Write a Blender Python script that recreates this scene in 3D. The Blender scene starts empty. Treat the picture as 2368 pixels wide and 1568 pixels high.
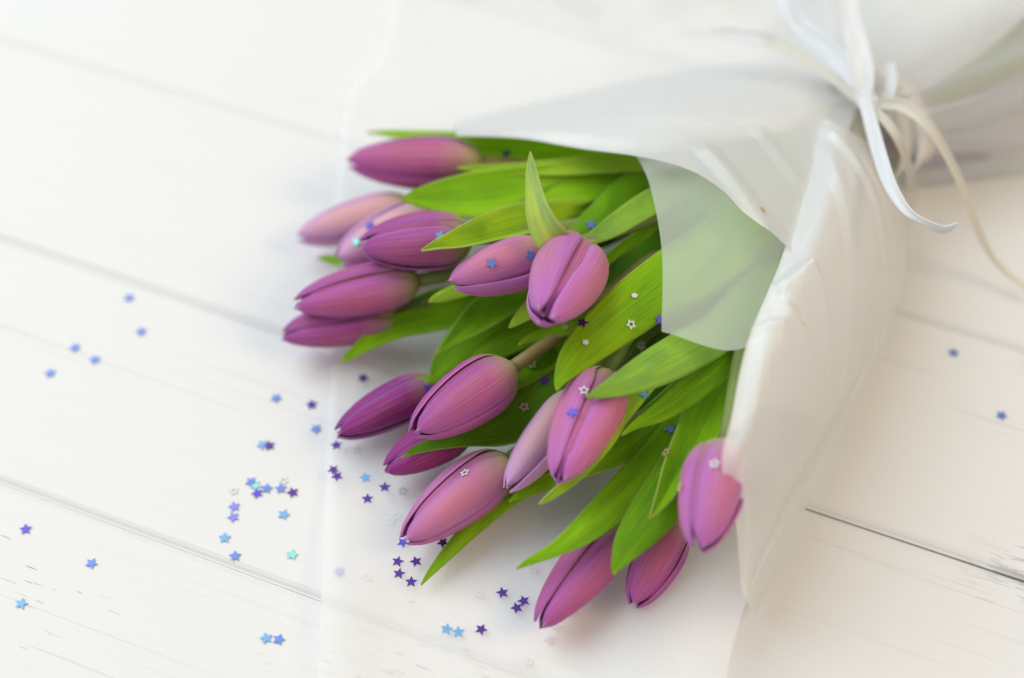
import bpy, bmesh, math, random
import numpy as np
from mathutils import Vector, Matrix, noise as mnoise

# ------------------------------------------------------------------ camera, world, lights
SC = bpy.context.scene
COL = SC.collection
PITCH = math.radians(54.0)
CAM_H = 0.584
LENS = 60.0
IMG_W, IMG_H = 2368.0, 1568.0            # the pixel frame used for the measurements below
FPX = LENS / 36.0 * IMG_W
CAM = Vector((0.0, -CAM_H / math.tan(PITCH), CAM_H))
FWD = Vector((0, math.cos(PITCH), -math.sin(PITCH)))
UPV = Vector((0, math.sin(PITCH), math.cos(PITCH)))

cd = bpy.data.cameras.new('camera')
cam = bpy.data.objects.new('camera', cd)
COL.objects.link(cam)
cam.location = CAM
cam.rotation_euler = (math.pi / 2 - PITCH, 0, 0)
cd.lens = LENS
cd.sensor_width = 36.0
cd.clip_start = 0.01
cd.clip_end = 50.0
cd.dof.use_dof = True
cd.dof.focus_distance = 0.650
cd.dof.aperture_fstop = 2.6
SC.camera = cam

wd = bpy.data.worlds.new('World')
SC.world = wd
wd.use_nodes = True
bg = wd.node_tree.nodes['Background']
bg.inputs[0].default_value = (0.97, 0.94, 0.89, 1)
bg.inputs[1].default_value = 0.44


def area(name, loc, target, size, power, color):
    l = bpy.data.lights.new(name, 'AREA')
    l.shape = 'RECTANGLE'
    l.size, l.size_y = size
    l.energy = power
    l.color = color
    o = bpy.data.objects.new(name, l)
    o.location = loc
    o.rotation_euler = (Vector(target) - Vector(loc)).to_track_quat('-Z', 'Y').to_euler()
    COL.objects.link(o)
    return o


area('window_light', (-1.45, 0.85, 2.0), (0.0, 0.0, 0.0), (2.5, 2.1), 60.0, (0.81, 0.93, 1.0))
area('warm_fill_light', (1.7, -0.5, 1.7), (0.25, 0.0, 0.0), (0.9, 0.9), 19.0, (1.0, 0.72, 0.42))  # warm fill added to lift the right side, its source unseen

SC.view_settings.view_transform = 'Standard'
SC.view_settings.look = 'None'
SC.view_settings.exposure = 0.05
SC.view_settings.gamma = 1.0
SC.render.engine = 'CYCLES'
SC.cycles.max_bounces = 18
SC.cycles.diffuse_bounces = 10
SC.cycles.transparent_max_bounces = 24
SC.cycles.transmission_bounces = 10
SC.cycles.use_denoising = True
SC.cycles.sample_clamp_indirect = 6.0


# ------------------------------------------------------------------ helpers
def ray(x, y):
    return FWD + Vector((1, 0, 0)) * ((x - IMG_W / 2) / FPX) - UPV * ((y - IMG_H / 2) / FPX)


def P(x, y, z):
    d = ray(x, y)
    return CAM + d * ((z - CAM_H) / d.z)


def mpp(p):                                 # metres per measured pixel at a world point
    return (p - CAM).dot(FWD) / FPX


def tag(o, label, cat, group=None, kind=None):
    if label: o['label'] = label
    if cat: o['category'] = cat
    if group: o['group'] = group
    if kind: o['kind'] = kind
    return o


def empty(name, loc):
    o = bpy.data.objects.new(name, None)
    o.empty_display_size = 0.01
    o.location = loc
    COL.objects.link(o)
    return o


def mesh_obj(name, verts, faces, mat, parent=None, uvs=None, smooth=True, origin=None, color=None):
    off = Vector(origin) if origin is not None else Vector((0, 0, 0))
    me = bpy.data.meshes.new(name)
    me.from_pydata([tuple(Vector(v) - off) for v in verts], [], faces)
    if uvs is not None:
        ul = me.uv_layers.new(name='UVMap')
        for l in me.loops:
            ul.data[l.index].uv = uvs[l.vertex_index]
    if smooth:
        me.polygons.foreach_set('use_smooth', [True] * len(me.polygons))
    me.materials.append(mat)
    me.update()
    o = bpy.data.objects.new(name, me)
    COL.objects.link(o)
    if parent is not None:
        o.parent = parent
        if origin is None:
            o.location = -parent.location
    elif origin is not None:
        o.location = off
    if color:
        o.color = color
    return o


def crom(pts, t):
    """Catmull-Rom through numpy rows, t in 0..1"""
    n = len(pts)
    if n == 2:
        return pts[0] * (1 - t) + pts[1] * t
    f = t * (n - 1)
    i = min(int(f), n - 2)
    u = f - i
    p1, p2 = pts[i], pts[i + 1]
    p0 = pts[i - 1] if i > 0 else 2 * p1 - p2
    p3 = pts[i + 2] if i + 2 < n else 2 * p2 - p1
    return 0.5 * ((2 * p1) + (p2 - p0) * u + (2 * p0 - 5 * p1 + 4 * p2 - p3) * u * u + (3 * p1 - p0 - 3 * p2 + p3) * u ** 3)


def grid_faces(nu, nv, flip=False):
    f = []
    for j in range(nv - 1):
        for i in range(nu - 1):
            a = j * nu + i
            q = (a, a + 1, a + nu + 1, a + nu)
            f.append(q[::-1] if flip else q)
    return f


# ------------------------------------------------------------------ materials
class NT:
    def __init__(self, name):
        self.m = bpy.data.materials.new(name)
        self.m.use_nodes = True
        self.t = self.m.node_tree
        self.t.nodes.clear()
        self.out = self.t.nodes.new('ShaderNodeOutputMaterial')

    def n(self, typ, **kw):
        nd = self.t.nodes.new(typ)
        for k, v in kw.items():
            if k.startswith('i_'):
                key = k[2:].replace('_', ' ')
                nd.inputs[key].default_value = v
            else:
                setattr(nd, k, v)
        return nd

    def l(self, a, b):
        self.t.links.new(a, b)

    def mixc(self, fac, a, b, blend='MIX'):
        nd = self.t.nodes.new('ShaderNodeMix')
        nd.data_type = 'RGBA'
        nd.blend_type = blend
        for sock, v in ((0, fac), (6, a), (7, b)):
            if hasattr(v, 'links') or hasattr(v, 'is_linked'):
                self.l(v, nd.inputs[sock])
            else:
                nd.inputs[sock].default_value = v if sock == 0 else (tuple(v) + (1,) if len(v) == 3 else v)
        return nd.outputs[2]

    def math(self, op, a, b=None, clamp=False):
        nd = self.t.nodes.new('ShaderNodeMath')
        nd.operation = op
        nd.use_clamp = clamp
        for k, v in ((0, a), (1, b)):
            if v is None: continue
            if hasattr(v, 'is_linked'):
                self.l(v, nd.inputs[k])
            else:
                nd.inputs[k].default_value = v
        return nd.outputs[0]

    def ramp(self, fac, stops, interp='LINEAR'):
        nd = self.t.nodes.new('ShaderNodeValToRGB')
        nd.color_ramp.interpolation = interp
        el = nd.color_ramp.elements
        while len(el) < len(stops):
            el.new(0.5)
        for e, (p, c) in zip(el, stops):
            e.position = p
            e.color = (c, c, c, 1) if isinstance(c, (int, float)) else tuple(c) + (1,)
        self.l(fac, nd.inputs[0])
        return nd.outputs[0]


def mat_wood():
    k = NT('white_painted_wood')
    tc = k.n('ShaderNodeTexCoord')
    oi = k.n('ShaderNodeObjectInfo')
    off = k.n('ShaderNodeVectorMath', operation='SCALE')
    comb = k.n('ShaderNodeCombineXYZ')
    k.l(oi.outputs['Random'], comb.inputs[0])
    k.l(oi.outputs['Random'], comb.inputs[1])
    k.l(comb.outputs[0], off.inputs[0])
    off.inputs['Scale'].default_value = 37.0
    add = k.n('ShaderNodeVectorMath', operation='ADD')
    k.l(tc.outputs['Object'], add.inputs[0])
    k.l(off.outputs[0], add.inputs[1])

    def stretched(sx, sy, scale, detail=4, dist=0.0, rough=0.55):
        mp = k.n('ShaderNodeMapping')
        mp.inputs['Scale'].default_value = (sx, sy, 1)
        k.l(add.outputs[0], mp.inputs['Vector'])
        nz = k.n('ShaderNodeTexNoise')
        nz.inputs['Scale'].default_value = scale
        nz.inputs['Detail'].default_value = detail
        nz.inputs['Roughness'].default_value = rough
        nz.inputs['Distortion'].default_value = dist
        k.l(mp.outputs[0], nz.inputs['Vector'])
        return nz.outputs['Fac']
    grain = stretched(4, 420, 1.0, 3, 0.5)
    fine = stretched(14, 800, 1.0, 3)
    broad = stretched(3, 14, 1.0, 3)
    patch = stretched(10, 22, 1.0, 2)
    # thin grain lines where noise crosses a band
    line = k.ramp(grain, [(0.33, 1.0), (0.37, 0.0), (1.0, 0.0)])
    lines_m = k.math('MULTIPLY', line, k.ramp(broad, [(0.42, 0.0), (0.62, 1.0)]))
    base = k.mixc(k.math('MULTIPLY', fine, 0.34), (0.815, 0.815, 0.815), (0.72, 0.712, 0.70))
    base = k.mixc(k.math('MULTIPLY', lines_m, 0.28), base, (0.52, 0.48, 0.44))
    # chipped paint: dashes along the grain, sparse
    chip = stretched(62, 620, 1.0, 2, 0.6)
    chip_m = k.math('MULTIPLY', k.ramp(chip, [(0.655, 0.0), (0.68, 1.0)]), k.ramp(patch, [(0.50, 0.0), (0.58, 1.0)]))
    wear = k.n('ShaderNodeSeparateColor')
    k.l(oi.outputs['Color'], wear.inputs[0])
    chip_m = k.math('MULTIPLY', chip_m, wear.outputs[0])
    sep = k.n('ShaderNodeSeparateXYZ')
    k.l(tc.outputs['Object'], sep.inputs[0])
    ay = k.math('ABSOLUTE', sep.outputs[1])
    edge = k.ramp(k.math('MULTIPLY', k.math('SUBTRACT', 0.0537, ay), 60.0), [(0.0, 1.0), (0.15, 0.5), (0.75, 0.26), (0.95, 0.0)])
    chip2 = stretched(52, 560, 1.0, 3, 0.3, 0.6)
    ep = stretched(4, 4, 1.0, 2)
    chip2_m = k.math('MULTIPLY', k.ramp(k.math('ADD', chip2, k.math('MULTIPLY', edge, 0.26)), [(0.645, 0.0), (0.66, 1.0)]),
                     k.ramp(ep, [(0.38, 0.0), (0.52, 1.0)]))
    chip2_m = k.math('MULTIPLY', chip2_m, k.math('GREATER_THAN', edge, 0.02))
    chip2_m = k.math('MULTIPLY', chip2_m, wear.outputs[1])
    # the paint is worn along the edges only towards one end of the boards
    chip2_m = k.math('MULTIPLY', chip2_m, k.ramp(k.math('ADD', sep.outputs[0], 0.5), [(0.44, 0.0), (0.52, 1.0)]))
    allchip = k.math('MAXIMUM', chip_m, chip2_m)
    col = k.mixc(k.math('MULTIPLY', allchip, 0.9), base, (0.055, 0.038, 0.032))
    bs = k.n('ShaderNodeBsdfPrincipled')
    k.l(col, bs.inputs['Base Color'])
    bs.inputs['Roughness'].default_value = 0.5
    bs.inputs['Specular IOR Level'].default_value = 0.3
    hgt = k.math('SUBTRACT', k.math('SUBTRACT', k.math('MULTIPLY', fine, 0.4), k.math('MULTIPLY', lines_m, 0.6)), k.math('MULTIPLY', allchip, 1.2))
    bp = k.n('ShaderNodeBump')
    bp.inputs['Strength'].default_value = 0.35
    bp.inputs['Distance'].default_value = 0.0006
    k.l(hgt, bp.inputs['Height'])
    k.l(bp.outputs[0], bs.inputs['Normal'])
    k.l(bs.outputs[0], k.out.inputs[0])
    return k.m


def mat_simple(name, col, rough=0.6, spec=0.3, metal=0.0, objcol=False, trans=0.0):
    k = NT(name)
    bs = k.n('ShaderNodeBsdfPrincipled')
    nz = k.n('ShaderNodeTexNoise')
    nz.inputs['Scale'].default_value = 220.0
    tc = k.n('ShaderNodeTexCoord')
    k.l(tc.outputs['Object'], nz.inputs['Vector'])
    if objcol:
        oi = k.n('ShaderNodeObjectInfo')
        c = k.mixc(k.math('MULTIPLY', nz.outputs['Fac'], 0.35), oi.outputs['Color'], (0.9, 0.92, 1.0), 'MULTIPLY')
    else:
        c = k.mixc(k.math('MULTIPLY', nz.outputs['Fac'], 0.3), col, tuple(x * 0.75 for x in col))
    k.l(c, bs.inputs['Base Color'])
    bs.inputs['Roughness'].default_value = rough
    bs.inputs['Specular IOR Level'].default_value = spec
    bs.inputs['Metallic'].default_value = metal
    if trans > 0:
        tr = k.n('ShaderNodeBsdfTranslucent')
        k.l(c, tr.inputs[0])
        mx = k.n('ShaderNodeMixShader')
        mx.inputs[0].default_value = trans
        k.l(bs.outputs[0], mx.inputs[1])
        k.l(tr.outputs[0], mx.inputs[2])
        k.l(mx.outputs[0], k.out.inputs[0])
    else:
        k.l(bs.outputs[0], k.out.inputs[0])
    return k.m


def uv_noise(k, su, sv, detail=3, seed=True):
    uv = k.n('ShaderNodeUVMap')
    mp = k.n('ShaderNodeMapping')
    mp.inputs['Scale'].default_value = (su, sv, 1)
    k.l(uv.outputs[0], mp.inputs['Vector'])
    if seed:
        oi = k.n('ShaderNodeObjectInfo')
        cb = k.n('ShaderNodeCombineXYZ')
        k.l(k.math('MULTIPLY', oi.outputs['Random'], 50.0), cb.inputs[2])
        k.l(cb.outputs[0], mp.inputs['Location'])
    nz = k.n('ShaderNodeTexNoise')
    nz.inputs['Scale'].default_value = 1.0
    nz.inputs['Detail'].default_value = detail
    k.l(mp.outputs[0], nz.inputs['Vector'])
    return nz.outputs['Fac']


def mat_petal():
    k = NT('tulip_petal')
    uv = k.n('ShaderNodeUVMap')
    sp = k.n('ShaderNodeSeparateXYZ')
    k.l(uv.outputs[0], sp.inputs[0])
    u, v = sp.outputs[0], sp.outputs[1]
    oi = k.n('ShaderNodeObjectInfo')
    body = oi.outputs['Color']
    streak = uv_noise(k, 34, 1.6, 4)
    fine = uv_noise(k, 120, 5, 2)
    cloud = uv_noise(k, 3.5, 2.5, 2)
    au = k.math('MULTIPLY', k.math('ABSOLUTE', k.math('SUBTRACT', u, 0.5)), 2.0)
    # violet margins and tip
    marg = k.ramp(k.math('ADD', au, k.math('MULTIPLY', k.math('SUBTRACT', streak, 0.5), 0.5)), [(0.32, 0.0), (0.95, 1.0)])
    tipf = k.ramp(v, [(0.62, 0.0), (1.0, 1.0)])
    violet = k.mixc(1.0, body, (0.95, 0.80, 1.62), 'MULTIPLY')
    c = k.mixc(k.math('MULTIPLY', k.math('MAXIMUM', k.math('MULTIPLY', marg, 0.75), k.math('MULTIPLY', tipf, 0.8)), 1.0), body, violet)
    # rosy flush along the midrib
    mid = k.ramp(au, [(0.0, 1.0), (0.45, 0.0)])
    c = k.mixc(k.math('MULTIPLY', k.math('MULTIPLY', mid, cloud), 0.55), c, k.mixc(1.0, body, (1.15, 1.0, 0.72), 'MULTIPLY'))
    # streaks
    c = k.mixc(k.math('MULTIPLY', k.ramp(streak, [(0.42, 0.0), (0.68, 1.0)]), 0.55), c, k.mixc(0.30, c, (0.90, 0.66, 0.80)))
    c = k.mixc(k.math('MULTIPLY', k.ramp(fine, [(0.35, 1.0), (0.6, 0.0)]), 0.14), c, k.mixc(1.0, c, (0.72, 0.55, 0.75), 'MULTIPLY'))
    c = k.mixc(k.ramp(au, [(0.93, 0.0), (1.0, 0.45)]), c, (0.84, 0.56, 0.84))
    # cream-green foot of the petal
    foot = k.ramp(k.math('ADD', v, k.math('MULTIPLY', k.math('SUBTRACT', streak, 0.5), 0.14)),
                  [(0.0, 1.0), (0.07, 0.85), (0.17, 0.28), (0.34, 0.0)])
    c = k.mixc(foot, c, (0.60, 0.58, 0.24))
    # pale nib at the very tip
    nib = k.math('MULTIPLY', k.ramp(v, [(0.965, 0.0), (0.995, 1.0)]), k.ramp(au, [(0.1, 1.0), (0.45, 0.0)]))
    c = k.mixc(k.math('MULTIPLY', nib, 0.7), c, (0.80, 0.66, 0.70))
    bs = k.n('ShaderNodeBsdfPrincipled')
    k.l(c, bs.inputs['Base Color'])
    bs.inputs['Roughness'].default_value = 0.5
    bs.inputs['Specular IOR Level'].default_value = 0.22
    bs.inputs['Sheen Weight'].default_value = 0.10
    bs.inputs['Sheen Roughness'].default_value = 0.4
    bs.inputs['Sheen Tint'].default_value = (0.95, 0.80, 1.0, 1)
    bp = k.n('ShaderNodeBump')
    bp.inputs['Strength'].default_value = 0.4
    bp.inputs['Distance'].default_value = 0.0008
    k.l(k.math('ADD', k.math('MULTIPLY', streak, 0.7), k.math('MULTIPLY', fine, 0.3)), bp.inputs['Height'])
    k.l(bp.outputs[0], bs.inputs['Normal'])
    tr = k.n('ShaderNodeBsdfTranslucent')
    k.l(c, tr.inputs[0])
    mx = k.n('ShaderNodeMixShader')
    mx.inputs[0].default_value = 0.22
    k.l(bs.outputs[0], mx.inputs[1])
    k.l(tr.outputs[0], mx.inputs[2])
    k.l(mx.outputs[0], k.out.inputs[0])
    return k.m


def mat_leaf():
    k = NT('tulip_leaf')
    uv = k.n('ShaderNodeUVMap')
    sp = k.n('ShaderNodeSeparateXYZ')
    k.l(uv.outputs[0], sp.inputs[0])
    u, v = sp.outputs[0], sp.outputs[1]
    oi = k.n('ShaderNodeObjectInfo')
    body = oi.outputs['Color']
    vein = uv_noise(k, 38, 1.1, 4)
    fine = uv_noise(k, 130, 22, 2)
    cloud = uv_noise(k, 3, 5, 3)
    au = k.math('MULTIPLY', k.math('ABSOLUTE', k.math('SUBTRACT', u, 0.5)), 2.0)
    c = k.mixc(k.math('MULTIPLY', k.ramp(cloud, [(0.35, 0.0), (0.7, 1.0)]), 0.75), body, k.mixc(1.0, body, (0.56, 0.70, 1.6), 'MULTIPLY'))
    c = k.mixc(k.math('MULTIPLY', k.ramp(vein, [(0.45, 0.0), (0.60, 1.0)]), 0.65), c, k.mixc(1.0, c, (1.45, 1.22, 1.6), 'MULTIPLY'))
    c = k.mixc(k.math('MULTIPLY', k.ramp(fine, [(0.4, 1.0), (0.6, 0.0)]), 0.22), c, k.mixc(1.0, c, (0.7, 0.75, 0.7), 'MULTIPLY'))
    # pale margin and yellow tip
    c = k.mixc(k.ramp(au, [(0.93, 0.0), (1.0, 0.8)]), c, (0.52, 0.62, 0.16))
    c = k.mixc(k.ramp(v, [(0.0, 0.9), (0.025, 0.45), (0.09, 0.0)]), c, (0.62, 0.58, 0.12))
    bs = k.n('ShaderNodeBsdfPrincipled')
    k.l(c, bs.inputs['Base Color'])
    bs.inputs['Roughness'].default_value = 0.48
    bs.inputs['Specular IOR Level'].default_value = 0.22
    bs.inputs['Sheen Weight'].default_value = 0.02
    bs.inputs['Sheen Tint'].default_value = (0.8, 1.0, 0.85, 1)
    bp = k.n('ShaderNodeBump')
    bp.inputs['Strength'].default_value = 0.7
    bp.inputs['Distance'].default_value = 0.0008
    k.l(k.math('ADD', k.math('MULTIPLY', vein, 0.8), k.math('MULTIPLY', fine, 0.25)), bp.inputs['Height'])
    k.l(bp.outputs[0], bs.inputs['Normal'])
    tr = k.n('ShaderNodeBsdfTranslucent')
    k.l(k.mixc(1.0, c, (1.25, 1.15, 0.6), 'MULTIPLY'), tr.inputs[0])
    mx = k.n('ShaderNodeMixShader')
    mx.inputs[0].default_value = 0.30
    k.l(bs.outputs[0], mx.inputs[1])
    k.l(tr.outputs[0], mx.inputs[2])
    k.l(mx.outputs[0], k.out.inputs[0])
    return k.m


def mat_paper(name='frosted_wrapping_paper', body=0.50, blur=0.30, clear=0.20, tint=(1, 1, 1)):
    k = NT(name)
    tc = k.n('ShaderNodeTexCoord')
    nz = k.n('ShaderNodeTexNoise')
    nz.inputs['Scale'].default_value = 26.0
    nz.inputs['Detail'].default_value = 4.0
    k.l(tc.outputs['Object'], nz.inputs['Vector'])
    bp = k.n('ShaderNodeBump')
    bp.inputs['Strength'].default_value = 0.15
    bp.inputs['Distance'].default_value = 0.002
    k.l(nz.outputs['Fac'], bp.inputs['Height'])
    df = k.n('ShaderNodeBsdfDiffuse')
    df.inputs[0].default_value = (0.99 * tint[0], 0.995 * tint[1], 0.99 * tint[2], 1)
    tr = k.n('ShaderNodeBsdfTranslucent')
    tr.inputs[0].default_value = (0.995 * tint[0], 0.995 * tint[1], 0.995 * tint[2], 1)
    tp = k.n('ShaderNodeBsdfTransparent')
    tp.inputs[0].default_value = (1, 1, 1, 1)
    gl = k.n('ShaderNodeBsdfGlossy')
    gl.inputs['Roughness'].default_value = 0.5
    for nd in (df, tr, gl):
        k.l(bp.outputs[0], nd.inputs['Normal'])
    rf = k.n('ShaderNodeBsdfRefraction')
    rf.inputs['Color'].default_value = (1, 1, 1, 1)
    rf.inputs['IOR'].default_value = 1.18
    rf.inputs['Roughness'].default_value = 0.55
    m1 = k.n('ShaderNodeMixShader'); m1.inputs[0].default_value = body
    k.l(df.outputs[0], m1.inputs[1]); k.l(tr.outputs[0], m1.inputs[2])
    m0 = k.n('ShaderNodeMixShader'); m0.inputs[0].default_value = blur
    k.l(m1.outputs[0], m0.inputs[1]); k.l(rf.outputs[0], m0.inputs[2])
    m2 = k.n('ShaderNodeMixShader'); m2.inputs[0].default_value = clear
    k.l(m0.outputs[0], m2.inputs[1]); k.l(tp.outputs[0], m2.inputs[2])
    fr = k.n('ShaderNodeFresnel'); fr.inputs[0].default_value = 1.35
    m3 = k.n('ShaderNodeMixShader')
    k.l(k.math('MULTIPLY', fr.outputs[0], 0.3), m3.inputs[0])
    k.l(m2.outputs[0], m3.inputs[1]); k.l(gl.outputs[0], m3.inputs[2])
    k.l(m3.outputs[0], k.out.inputs[0])
    return k.m


WOOD = mat_wood()
UNDER = mat_simple('dark_seam', (0.10, 0.10, 0.08), 0.9)
PETAL = mat_petal()
LEAF = mat_leaf()
STEM = mat_simple('tulip_stem', None, 0.45, 0.35, 0.0, True, 0.15)
PAPER = mat_paper()
FOLDED = mat_paper('folded_wrapping_paper', 0.26, 0.0, 0.0)
THIN = mat_paper('thin_wrapping_paper', 0.45, 0.25, 0.34)
VEIL = mat_paper('veil_wrapping_paper', 0.22, 0.16, 0.22)
SATIN = mat_paper('satin_wrapping_paper', 0.32, 0.20, 0.13)
MAUVE_SHEET = mat_paper('mauve_sheet', 0.5, 0.2, 0.30, (0.66, 0.58, 0.68))
RAFFIA = mat_simple('raffia_ribbon', None, 0.55, 0.3, 0.0, True, 0.3)
FOIL = mat_simple('foil_star', None, 0.42, 0.4, 0.25, True)
PEARL = mat_simple('pearl_star', None, 0.22, 0.6, 0.0, True, 0.25)

# ------------------------------------------------------------------ table of white planks
PA = math.radians(-21.75)
NADIR = Vector((0, CAM.y, 0))
NV = Vector((-math.sin(PA), math.cos(PA), 0))
TV = Vector((math.cos(PA), math.sin(PA), 0))
PW = 0.1079
SEAM0 = 0.2535
bm = bmesh.new()
bmesh.ops.create_cube(bm, size=1.0)
for vtx in bm.verts:
    vtx.co = Vector((vtx.co.x * 2.4, vtx.co.y * PW * 15, vtx.co.z * 0.012 - 0.0255))
me = bpy.data.meshes.new('table_top')
bm.to_mesh(me); bm.free()
me.materials.append(UNDER)
table = bpy.data.objects.new('table_top', me)
COL.objects.link(table)
table.rotation_euler = (0, 0, PA)
table.location = NADIR + NV * (SEAM0 + PW * 2.5) + TV * 0.1
tag(table, 'table top of white painted planks under the bouquet', None, kind='structure')
def seam_gap(i, x):                          # half the open joint above plank row i, in metres
    lo, hi = {0: (0.00008, 0.0004), 1: (0.00004, 0.0017), 2: (0.00004, 0.0012)}.get(i, (0.0001, 0.0004))
    t = min(1, max(0, (x + 0.45) / 0.75))
    return 0.5 * (lo + (hi - lo) * t)


for i in range(-4, 10):
    bm = bmesh.new()
    xs = [-1.2, -0.45, -0.2, 0.05, 0.3, 1.2]
    rows_ = []
    for x in xs:
        y0 = -PW / 2 + seam_gap(i, x)
        y1 = PW / 2 - seam_gap(i + 1, x)
        sec = [(y0, -0.0195), (y0, -0.0020), (y0 + 0.0007, -0.0017), (y0 + 0.0016, -0.0007), (y0 + 0.0030, 0.0),
               (y1 - 0.0030, 0.0), (y1 - 0.0016, -0.0007), (y1 - 0.0007, -0.0017), (y1, -0.0020), (y1, -0.0195)]
        rows_.append([bm.verts.new((x, a, b)) for a, b in sec])
    for a, b in zip(rows_, rows_[1:]):
        for k in range(10):
            k2 = (k + 1) % 10
            bm.faces.new((a[k], b[k], b[k2], a[k2]))
    bm.faces.new(rows_[0]); bm.faces.new(rows_[-1][::-1])
    bmesh.ops.recalc_face_normals(bm, faces=bm.faces[:])
    pm = bpy.data.meshes.new('plank')
    bm.to_mesh(pm); bm.free()
    pm.materials.append(WOOD)
    o = bpy.data.objects.new('plank', pm)
    COL.objects.link(o)
    o.color = (1.0 if i == -1 else 0.0, 1.0 if i in (0, 1) else 0.0, 0, 1)        # how chipped this board's paint is
    o.parent = table
    o.location = (0.0, (i - 2.0) * PW, 0.0003 * math.sin(i * 2.3) - 0.0003)

# ------------------------------------------------------------------ tulips
PROFILE_V = [0, .025, .06, .11, .18, .27, .37, .50, .63, .75, .85, .92, .97, 1.0]
PROFILE_R = [.17, .42, .63, .79, .91, .98, 1.0, .97, .89, .77, .61, .46, .31, .17]
_fv = np.linspace(0, 1, 101)
_fr = np.interp(_fv, PROFILE_V, PROFILE_R)
_fr = np.convolve(np.pad(_fr, 2, mode='edge'), np.ones(5) / 5, mode='valid')


def prof(v):
    return float(np.interp(v, _fv, _fr))


def petal_mesh(base, X, Y, Z, L, R, phi, outer, rng, lenf, half, lean, nu=17, nv=26):
    verts, uvs = [], []
    wob = rng.uniform(0, 6.28)
    for j in range(nv):
        v = j / (nv - 1)
        v = v ** 0.92
        # angular half width of the petal
        ang = half * (0.55 + 0.45 * min(1, v / 0.25)) if v < 0.25 else half
        if v > 0.84:
            q = (v - 0.84) / 0.16
            ang *= math.sqrt(max(0.0, 1 - 0.88 * q ** 3.2))
        r0 = prof(v) * R
        for i in range(nu):
            s = -1 + 2 * i / (nu - 1)
            a = phi + s * math.radians(ang)
            r = r0
            k = 1 - 0.15 * abs(s) ** 2.2 + 0.018 * math.exp(-(s / 0.10) ** 2) * (1 - v)
            if outer:
                k *= 1.0 + lean * s * 0.05
            else:
                k *= 0.805 * (1 - 0.93 * max(0.0, (v - 0.82) / 0.18) ** 1.8)
            k *= 1 + 0.012 * math.sin(5 * s + 7 * v + wob)
            # rolled lips near the tip
            if v > 0.8 and outer:
                k += 0.06 * ((v - 0.8) / 0.2) ** 2 - 0.5 * max(0, v - 0.9)
            r *= k
            h = L * lenf * (v - 0.02 * s * s * math.sin(math.pi * v))
            tipd = max(0.0, v - 0.93) / 0.07
            h -= L * 0.010 * tipd * (1 - math.exp(-(s / 0.5) ** 2)) * 2
            p = base + Z * h + (X * math.cos(a) + Y * math.sin(a)) * r
            verts.append(p)
            uvs.append(((s + 1) / 2, v))
    return verts, grid_faces(nu, nv), uvs


def tube(path, radii, nseg=10):
    verts, faces, uvs = [], [], []
    n = len(path)
    ref = Vector((0, 0, 1))
    for i, p in enumerate(path):
        t = (path[min(i + 1, n - 1)] - path[max(i - 1, 0)]).normalized()
        a = ref.cross(t)
        if a.length < 1e-4:
            a = Vector((1, 0, 0)).cross(t)
        a.normalize()
        b = t.cross(a)
        r = radii[i] if hasattr(radii, '__len__') else radii
        for k in range(nseg):
            th = 2 * math.pi * k / nseg
            verts.append(p + (a * math.cos(th) + b * math.sin(th)) * r)
            uvs.append((k / nseg, i / (n - 1)))
    for i in range(n - 1):
        for k in range(nseg):
            k2 = (k + 1) % nseg
            faces.append((i * nseg + k, i * nseg + k2, (i + 1) * nseg + k2, (i + 1) * nseg + k))
    faces.append(tuple(range(nseg))[::-1])
    faces.append(tuple((n - 1) * nseg + k for k in range(nseg)))
    return verts, faces, uvs


def bez(p0, p1, p2, p3, n):
    out = []
    for i in range(n):
        t = i / (n - 1)
        out.append(p0 * (1 - t) ** 3 + p1 * 3 * t * (1 - t) ** 2 + p2 * 3 * t * t * (1 - t) + p3 * t ** 3)
    return out


BUNDLE = P(2025, 300, 0.026)
BDIR = (P(2368, 170, 0.030) - P(1800, 430, 0.030)).normalized()
BSIDE = BDIR.cross(Vector((0, 0, 1))).normalized()

MAUVE = (0.55, 0.125, 0.32)
PINK = (0.67, 0.235, 0.40)
PALE = (0.82, 0.50, 0.57)
MAGENTA = (0.36, 0.03, 0.215)
PLUM = (0.47, 0.098, 0.28)
LILAC = (0.68, 0.22, 0.43)

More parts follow.
